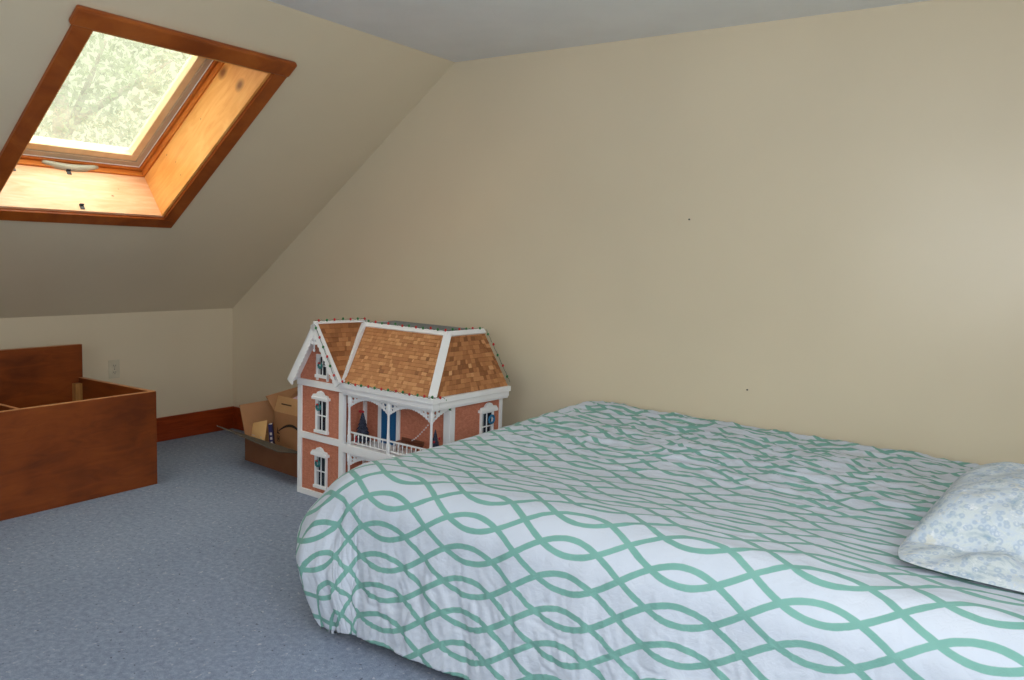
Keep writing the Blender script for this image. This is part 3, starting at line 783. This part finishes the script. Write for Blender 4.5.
# flat top and trims
b = B(); b.prism([(.150, .272, ZT - .002), (.806, .272, ZT - .002), (.806, DD, ZT - .002), (.150, DD, ZT - .002)], (0, 0, .006)); b.build('flat_roof', 'flat', dh, label='flat grey roof top')
def trim(p, q, w=.020, t=.010, name='roof_trim', n=(0, -.7, .7)):
    p, q = Vector(p), Vector(q); dvec = (q - p).normalized(); nn = Vector(n); nn = (nn - dvec * nn.dot(dvec)).normalized(); s_ = dvec.cross(nn).normalized() * (w / 2); nn = nn * t
    k = B(); k.hexa([p - s_ , p + s_, q + s_, q - s_, p - s_ + nn, p + s_ + nn, q + s_ + nn, q - s_ + nn] if True else [])
    return k.build(name, 'white', dh, .0015)
trim((.200, .268, ZT - .004), (.815, .268, ZT - .004), .026, .012, n=(0, -.75, .65))
trim((.806, .262, ZT - .004), (.806, DD, ZT - .004), .026, .012, n=(.8, 0, .6))
trim((.968, -.010, .640), (.800, .272, ZT), .040, .012, n=(.55, -.55, .5))
trim((.360, -.018, .640), (.204, .268, ZT - .002), .024, .020, n=(-.1, -.7, .6))
trim((xm, -.055, ZR), (xm + .008, .29, ZR - .004), .024, .008, n=(0.25, 0, 1))
# barge boards with scalloped lower edge, pendant
def barge(sx, xe, ze):
    top = Vector((xm, -.058, ZR + .004)); end = Vector((xm + sx * xe, -.058, ze)); dv_ = end - top; L = dv_.length; dv_.normalize(); dn = Vector((dv_.z * sx, 0, -dv_.x * sx)); dn = dn if dn.z < 0 else -dn
    b = B(); n = 44
    for i in range(n):
        l0, l1 = L * i / n, L * (i + 1) / n
        w0 = .032 + .010 * abs(math.sin(l0 * PI / .026)) * (l0 > .10); w1_ = .032 + .010 * abs(math.sin(l1 * PI / .026)) * (l1 > .10)
        b.prism([top + dv_ * l0, top + dv_ * l1, top + dv_ * l1 + dn * w1_, top + dv_ * l0 + dn * w0], (0, .007, 0))
    b.build('barge_board', 'white', dh)
    # sheet edge of the roof above the board
    e = B(); e.prism([top + Vector((0, 0, .006)), end + Vector((sx * .004, 0, .004)), end - dn * -.006, top + dn * .006], (0, .022, 0)); e.build('roof_edge', 'white', dh)
barge(-1, HR + .002, zl + .002); barge(1, .198, .640)
pd = B(); pd.tube([(xm, -.054, ZR), (xm, -.054, .792)], [.004, .0045], 8); pd.ball((xm, -.054, .790), .007, sc=(1, 1, 1.3))
n = 44; zt_ = ZR - .018
for i in range(n):
    t0, t1 = i / n - .5, (i + 1) / n - .5
    def top_(t): return zt_ - abs(t) * .150 * 1.42
    def bot_(t): return .822 + .012 * abs(t) * 2 - .005 * abs(math.sin(t * PI * 6))
    x0_, x1_ = xm + t0 * .150, xm + t1 * .150; tc = (t0 + t1) / 2 * .150; cuts = []
    for hx_, hz_, r_ in ((.017, .866, .010), (-.017, .866, .010), (.034, .843, .009), (-.034, .843, .009), (.011, .840, .006), (-.011, .840, .006)):
        if abs(tc - hx_) < r_:
            e_ = math.sqrt(r_ * r_ - (tc - hx_) ** 2); cuts.append((hz_ + e_, hz_ - e_))
    cuts.sort(reverse=True); za0, za1 = top_(t0), top_(t1)
    for zc_, zd_ in cuts:
        if zc_ < min(za0, za1): pd.prism([(x0_, -.055, za0), (x1_, -.055, za1), (x1_, -.055, zc_), (x0_, -.055, zc_)], (0, .005, 0)); za0 = za1 = zd_
    if min(za0, za1) > max(bot_(t0), bot_(t1)): pd.prism([(x0_, -.055, za0), (x1_, -.055, za1), (x1_, -.055, bot_(t1)), (x0_, -.055, bot_(t0))], (0, .005, 0))
pd.build('gable_pendant', 'white', dh, label='white fretwork under the gable peak')

# windows: frame (> pane, hood, curtain)
def dwin(xc, z0, z1, w, plane='front', hood=True, arch=False, drape=True, label=None):
    mx = Matrix.Translation((0, 0, 0))
    f = B(); h = w / 2; t = .012; y0, y1 = -.009, .002
    f.box(xc - h - t, xc - h, y0, y1, z0, z1); f.box(xc + h, xc + h + t, y0, y1, z0, z1)
    f.box(xc - h - t - .004, xc + h + t + .004, y0 - .006, y1, z0 - .016, z0); f.box(xc - h - t, xc + h + t, y0, y1, z1, z1 + .010)
    zm_ = (z0 + z1) / 2
    f.box(xc - h, xc + h, y0 + .003, y1, zm_ - .003, zm_ + .003); f.box(xc - .002, xc + .002, y0 + .003, y1, z0, z1)
    if arch:
        m = 10
        for i in range(m):
            a0, a1 = PI * i / m, PI * (i + 1) / m
            f.prism([(xc + h * math.cos(a0), y0, z1 - h + h * math.sin(a0)), (xc + h * math.cos(a1), y0, z1 - h + h * math.sin(a1)), (xc + h * 1.42 * math.cos(a1), y0, min(z1 + .002, z1 - h + h * 1.42 * math.sin(a1))), (xc + h * 1.42 * math.cos(a0), y0, min(z1 + .002, z1 - h + h * 1.42 * math.sin(a0)))], (0, .008, 0))
        f.box(xc - h - t, xc - h, y0, y1, .628, z0); f.box(xc + h, xc + h + t, y0, y1, .628, z0)
    f = f.build('window', 'white', dh, .0008, label=label)
    B().box(xc - h, xc + h, -.0015, .0005, z0, z1).build('pane', 'darkglass', f)
    if drape:
        c = B(); c.box(xc - h, xc - h + .016, -.0028, -.0018, z0, z1); c.box(xc + h - .010, xc + h, -.0028, -.0018, z0, zm_); c.build('curtain', 'lace', f)
    if hood:
        hd = B(); hd.box(xc - h - .026, xc + h + .026, -.024, .002, z1 + .008, z1 + .022)
        prof = [(-.052, .022), (-.046, .034), (-.026, .036), (-.016, .050), (0, .056), (.016, .050), (.026, .036), (.046, .034), (.052, .022)]
        k = (h + .026) / .052
        hd.prism([(xc + px * k, -.020, z1 + pz) for px, pz in prof], (0, .012, 0)); hd.build('hood', 'white', f, .001)
    return f
W1 = dwin(.178, .070, .222, .074); W2 = dwin(.182, .366, .520, .074)
W3 = dwin(.184, .658, .754, .070, hood=False, arch=True)
rw = dwin(0, .374, .510, .080, label='window of the right end wall')
for o_ in (rw,):
    o_.location = (XB, .425, 0); o_.rotation_euler = (0, 0, PI / 2)

# ---- Christmas things on and around the dollhouse (each its own object)
DM = Matrix.Translation(Vector(DH)) @ Matrix.Rotation(DR, 4, 'Z')
def world(p): return DM @ Vector(p)
def wreath(p, rz, r, mat, label, bow=True):
    e = empty('wreath', tuple(world(p)), DR + rz)
    b = B()
    pts = [(r * math.cos(2 * PI * k / 18), 0, r * math.sin(2 * PI * k / 18)) for k in range(18)]
    b.tube(pts, [.0048 + .0016 * (k % 2) for k in range(18)], 7, closed=True); b.build('ring', mat, e)
    if bow:
        w = B(); w.ball((-.005, -.006, r), .005, sc=(1.2, .6, .9)); w.ball((.005, -.006, r), .005, sc=(1.2, .6, .9)); w.ball((0, -.007, r), .003); w.build('bow', 'redribbon', e, label='red bow')
    tag(e, label, 'wreath', 'wreaths hung on the dollhouse windows'); return e
wreath((.166, -.016, .488), 0, .015, 'teal', 'teal wreath on the middle window of the dollhouse wing')
wreath((.164, -.016, .188), 0, .015, 'teal', 'teal wreath on the lowest window of the dollhouse wing')
wreath((.178, -.016, .708), 0, .013, 'teal', 'teal wreath on the arched attic window of the dollhouse')
wreath((XB + .016, .450, .476), PI / 2, .020, 'bluewreath', 'bright blue wreath on the right end window of the dollhouse', bow=False)

def xmas_tree(p, h, r, label, bow):
    e = empty('miniature_tree', tuple(world(p)), DR)
    b = B(); n = 7
    for i in range(n):
        z0 = h * (.10 + .80 * i / n); z1 = z0 + h * .24; r0 = r * (1 - i / n * .88)
        ring0 = b.add([(r0 * (1 + .18 * (k % 2)) * math.cos(2 * PI * k / 14), r0 * (1 + .18 * (k % 2)) * math.sin(2 * PI * k / 14), z0 - .006 * (k % 2)) for k in range(14)]); tip = b.add([(0, 0, min(z1, h))])
        for k in range(14): b.face([ring0 + k, ring0 + (k + 1) % 14, tip])
        b.face([ring0 + k for k in range(14)][::-1])
    b.build('branches', 'tree', e)
    B().lathe([(r * .35, 0), (r * .35, h * .04), (.004, h * .05), (.004, h * .16)], (0, 0, 0), 10).build('trunk', 'brownwood', e)
    if bow:
        w = B(); w.ball((-.012, -.006, h * .95), .010, sc=(1.1, .7, .8)); w.ball((.008, -.006, h * .96), .008, sc=(1.1, .7, .8)); w.build('bow', 'redribbon', e, label='red bow')
    else:
        w = B()
        for k in range(6): w.ball((r * .7 * math.cos(k * 1.3), r * .7 * math.sin(k * 1.3) , h * (.2 + .1 * k)), .0065)
        w.build('ornament', 'redribbon', e, label='red ornaments')
    tag(e, label, 'tree', 'miniature trees on the dollhouse porch')
xmas_tree((.412, .070, ZM + .020), .172, .044, 'dark miniature Christmas tree behind the porch railing left of the blue door', True)
xmas_tree((.905, .085, ZM + .020), .150, .034, 'small miniature tree with red ornaments by the right porch post', False)
# bench and beads
be = empty('miniature_bench', tuple(world((.735, .085, ZM + .020))), DR); tag(be, 'tiny brown bench on the dollhouse porch right of the blue door', 'bench')
boxp('seat', 'brownwood', be, -.075, .075, -.022, .022, .046, .053, .001)
boxp('backrest', 'brownwood', be, -.075, .075, .018, .024, .053, .066, .001)
for sx in (-1, 1):
    for sy in (-1, 1): boxp('leg', 'brownwood', be, sx * .066 - .005, sx * .066 + .005, sy * .016 - .004, sy * .016 + .004, 0, .046)
bg = B(); prev = None; bpts = []
for i in range(9):
    t = i / 8; bpts.append(world((.752 + .075 * t, .085 + .03 * t, ZM + .088 + .082 * t ** 1.25)))
bg.tube([tuple(p) for p in bpts], .0008, 5)
bge = bg.build('bead_garland', 'bead'); tag(bge, 'string of tiny white beads rising from the miniature porch bench', 'garland')
for p in bpts:
    B().ball(tuple(p), .0038).build('bead', 'bead', bge)
gf = empty('figurine', tuple(world((.408, .030, ZM + .020))), DR); tag(gf, 'tiny pale and red figurine behind the left end of the porch railing', 'figurine')
B().lathe([(.010, 0), (.008, .02), (.006, .04), (.004, .044)], seg=10).build('body', 'redribbon', gf, label='red coat')
B().ball((0, 0, .051), .008).build('head', 'bead', gf, label='pale head')
# string of Christmas bulbs along the roof
def light_string(path, name_lab, n, flip=0):
    e = empty('string_lights', tuple(world(path[0])), 0)
    P = [world(p) for p in path]; ln = [0]
    for i in range(1, len(P)): ln.append(ln[-1] + (P[i] - P[i - 1]).length)
    def at(s_):
        for i in range(1, len(P)):
            if s_ <= ln[i] + 1e-9: return P[i - 1].lerp(P[i], (s_ - ln[i - 1]) / max(1e-9, ln[i] - ln[i - 1]))
        return P[-1]
    o0 = P[0]; b = B(); m = n * 5
    b.tube([tuple(at(ln[-1] * i / m) - o0 + Vector((0, 0, .0015 + .0025 * math.sin(i * 1.9)))) for i in range(m + 1)], .0011, 5); b.build('cord', 'cord', e)
    for i in range(n):
        p = at(ln[-1] * (i + .5) / n) - o0; rg = (i + flip) % 2
        k = B(); k.ball((p.x + random.uniform(-.003, .003), p.y, p.z + .004 + random.uniform(-.003, .003)), .0062, sc=(1, 1, 1.25)); k.build('bulb', 'red' if rg == 0 else 'green', e, label='red bulb' if rg == 0 else 'green bulb')
    tag(e, name_lab, 'string lights', 'Christmas bulb strings on the dollhouse')
light_string([(xm, -.05, ZR + .012), (xm + .01, .28, ZR + .010), (.205, .268, ZT + .014), (.800, .258, ZT + .014), (.808, DD - .01, ZT + .014)], 'red and green bulb string along the ridge and flat roof edge', 24)
light_string([(xm + .01, -.060, ZR - .004), (xm + .182, -.066, .656)], 'bulb string down the right rake of the dollhouse gable', 6, 1)
light_string([(.352, -.036, .644), (.985, -.042, .646), (W + .012, .04, .640), (XB + .012, PD - .004, .556)], 'bulb string along the porch eave and down the corner post', 18, 0)
light_string([(.985, DD + .006, .660), (.812, DD + .010, ZT + .008)], 'bulb string up the far edge of the right roof face', 5, 1)

# ------------------------------------------------------------------ trees beyond the skylight
def leafy(name, c, R, n, rz, label, seed):
    rr = np.random.default_rng(seed); b = B()
    for _ in range(n):
        u = rr.normal(size=3); u /= np.linalg.norm(u); rad = rr.uniform(.45, 1.0) ** .5
        p = Vector((u[0] * R[0] * rad, u[1] * R[1] * rad, u[2] * R[2] * rad))
        p += Vector((noise.noise(p * .6), noise.noise(p * .6 + Vector((5, 0, 0))), noise.noise(p * .6 + Vector((0, 9, 0))))) * .9
        s_ = rr.uniform(.035, .085); a_ = Vector(rr.normal(size=3)).normalized(); q_ = a_.cross(Vector(rr.normal(size=3))).normalized()
        k = b.add([p - a_ * s_, p + q_ * s_ * .5, p + a_ * s_, p - q_ * s_ * .5]); b.face([k, k + 1, k + 2, k + 3], 0, float(rr.uniform(0, 1)))
    e = empty(name, c); tag(e, label, 'tree', 'trees beyond the skylight')
    b.build('foliage', 'leaf', e)
    t = B(); t.tube([(0, 0, -c[2] - 3), (.1, .05, -R[2] * .5), (0, .1, R[2] * .4)], [.22, .16, .04], 10)
    for k_ in range(5):
        a_ = k_ * 1.3; t.tube([(.05, .05, -R[2] * .4 + .3 * k_), (math.cos(a_) * R[0] * .6, math.sin(a_) * R[1] * .6, R[2] * .2 + .2 * k_)], [.08, .02], 7)
    t.build('trunk', 'bark', e)
leafy('leafy_tree', (-13.0, 6.6, 3.6), (2.4, 3.0, 2.4), 14000, 0, 'pale leafy tree seen blurred through the skylight glass', 2)

# ------------------------------------------------------------------ light
wd = bpy.data.worlds.new('overcast_sky'); scene.world = wd; wd.use_nodes = True
nt = wd.node_tree; bgn = nt.nodes['Background']; bgn.inputs[1].default_value = 1.0
tcw = nt.nodes.new('ShaderNodeTexCoord'); sxyz = nt.nodes.new('ShaderNodeSeparateXYZ'); nt.links.new(tcw.outputs['Generated'], sxyz.inputs[0])
rw_ = nt.nodes.new('ShaderNodeValToRGB'); nt.links.new(sxyz.outputs[2], rw_.inputs[0]); e = rw_.color_ramp.elements
e[0].position = .0; e[0].color = (.50, .56, .42, 1); e[1].position = 1.0; e[1].color = (9.8, 10.3, 10.9, 1)
for pz, cc in ((.30, (.60, .66, .54, 1)), (.42, (3.9, 4.2, 4.3, 1)), (.7, (8.0, 8.4, 8.8, 1))):
    k_ = e.new(pz); k_.color = cc
nt.links.new(rw_.outputs[0], bgn.inputs[0])
def area(name, loc, target, sx, sy, power, color, spread=180):
    l = bpy.data.lights.new(name, 'AREA'); l.shape = 'RECTANGLE'; l.size = sx; l.size_y = sy; l.energy = power; l.color = color; l.spread = math.radians(spread)
    o = bpy.data.objects.new(name, l); col.objects.link(o); o.location = loc
    o.rotation_euler = (Vector(target) - Vector(loc)).to_track_quat('-Z', 'Y').to_euler(); return o
area('window_daylight', (-.9, YF + .06, 1.5), (-.9, 3, 1.4), 1.5, 1.3, 23, (.86, .94, 1.0))
area('side_fill_light', (XR - .05, .9, 1.55), (-3, 1.5, 1.2), 1.4, 1.3, 37, (.88, .94, 1.0))  # added fill lamp on the right, brightens bed top, ceiling and wall
area('camera_flash', (.06, -.02, 1.44), (-2.2, 3.2, 1.0), .06, .06, 12, (1.0, .97, .93))

# ------------------------------------------------------------------ camera
yaw, pitch, roll = math.radians(34.4), math.radians(6.0), math.radians(1.85)
fw = Vector((-math.sin(yaw) * math.cos(pitch), math.cos(yaw) * math.cos(pitch), -math.sin(pitch)))
rt = Vector((math.cos(yaw), math.sin(yaw), 0)); up = rt.cross(fw)
rt2 = rt * math.cos(roll) + up * math.sin(roll); up2 = up * math.cos(roll) - rt * math.sin(roll)
cam = bpy.data.cameras.new('camera'); cam.sensor_width = 36; cam.lens = 831.5 * 36 / 1024; cam.clip_start = .05
co = bpy.data.objects.new('camera', cam); col.objects.link(co)
co.matrix_world = Matrix(((rt2.x, up2.x, -fw.x, 0), (rt2.y, up2.y, -fw.y, 0), (rt2.z, up2.z, -fw.z, 1.32), (0, 0, 0, 1)))
scene.camera = co
vs = scene.view_settings; vs.view_transform = 'Standard'; vs.look = 'None'; vs.gamma = 1.0; vs.exposure = 0.20
try: vs.use_curve_mapping = False
except Exception: pass
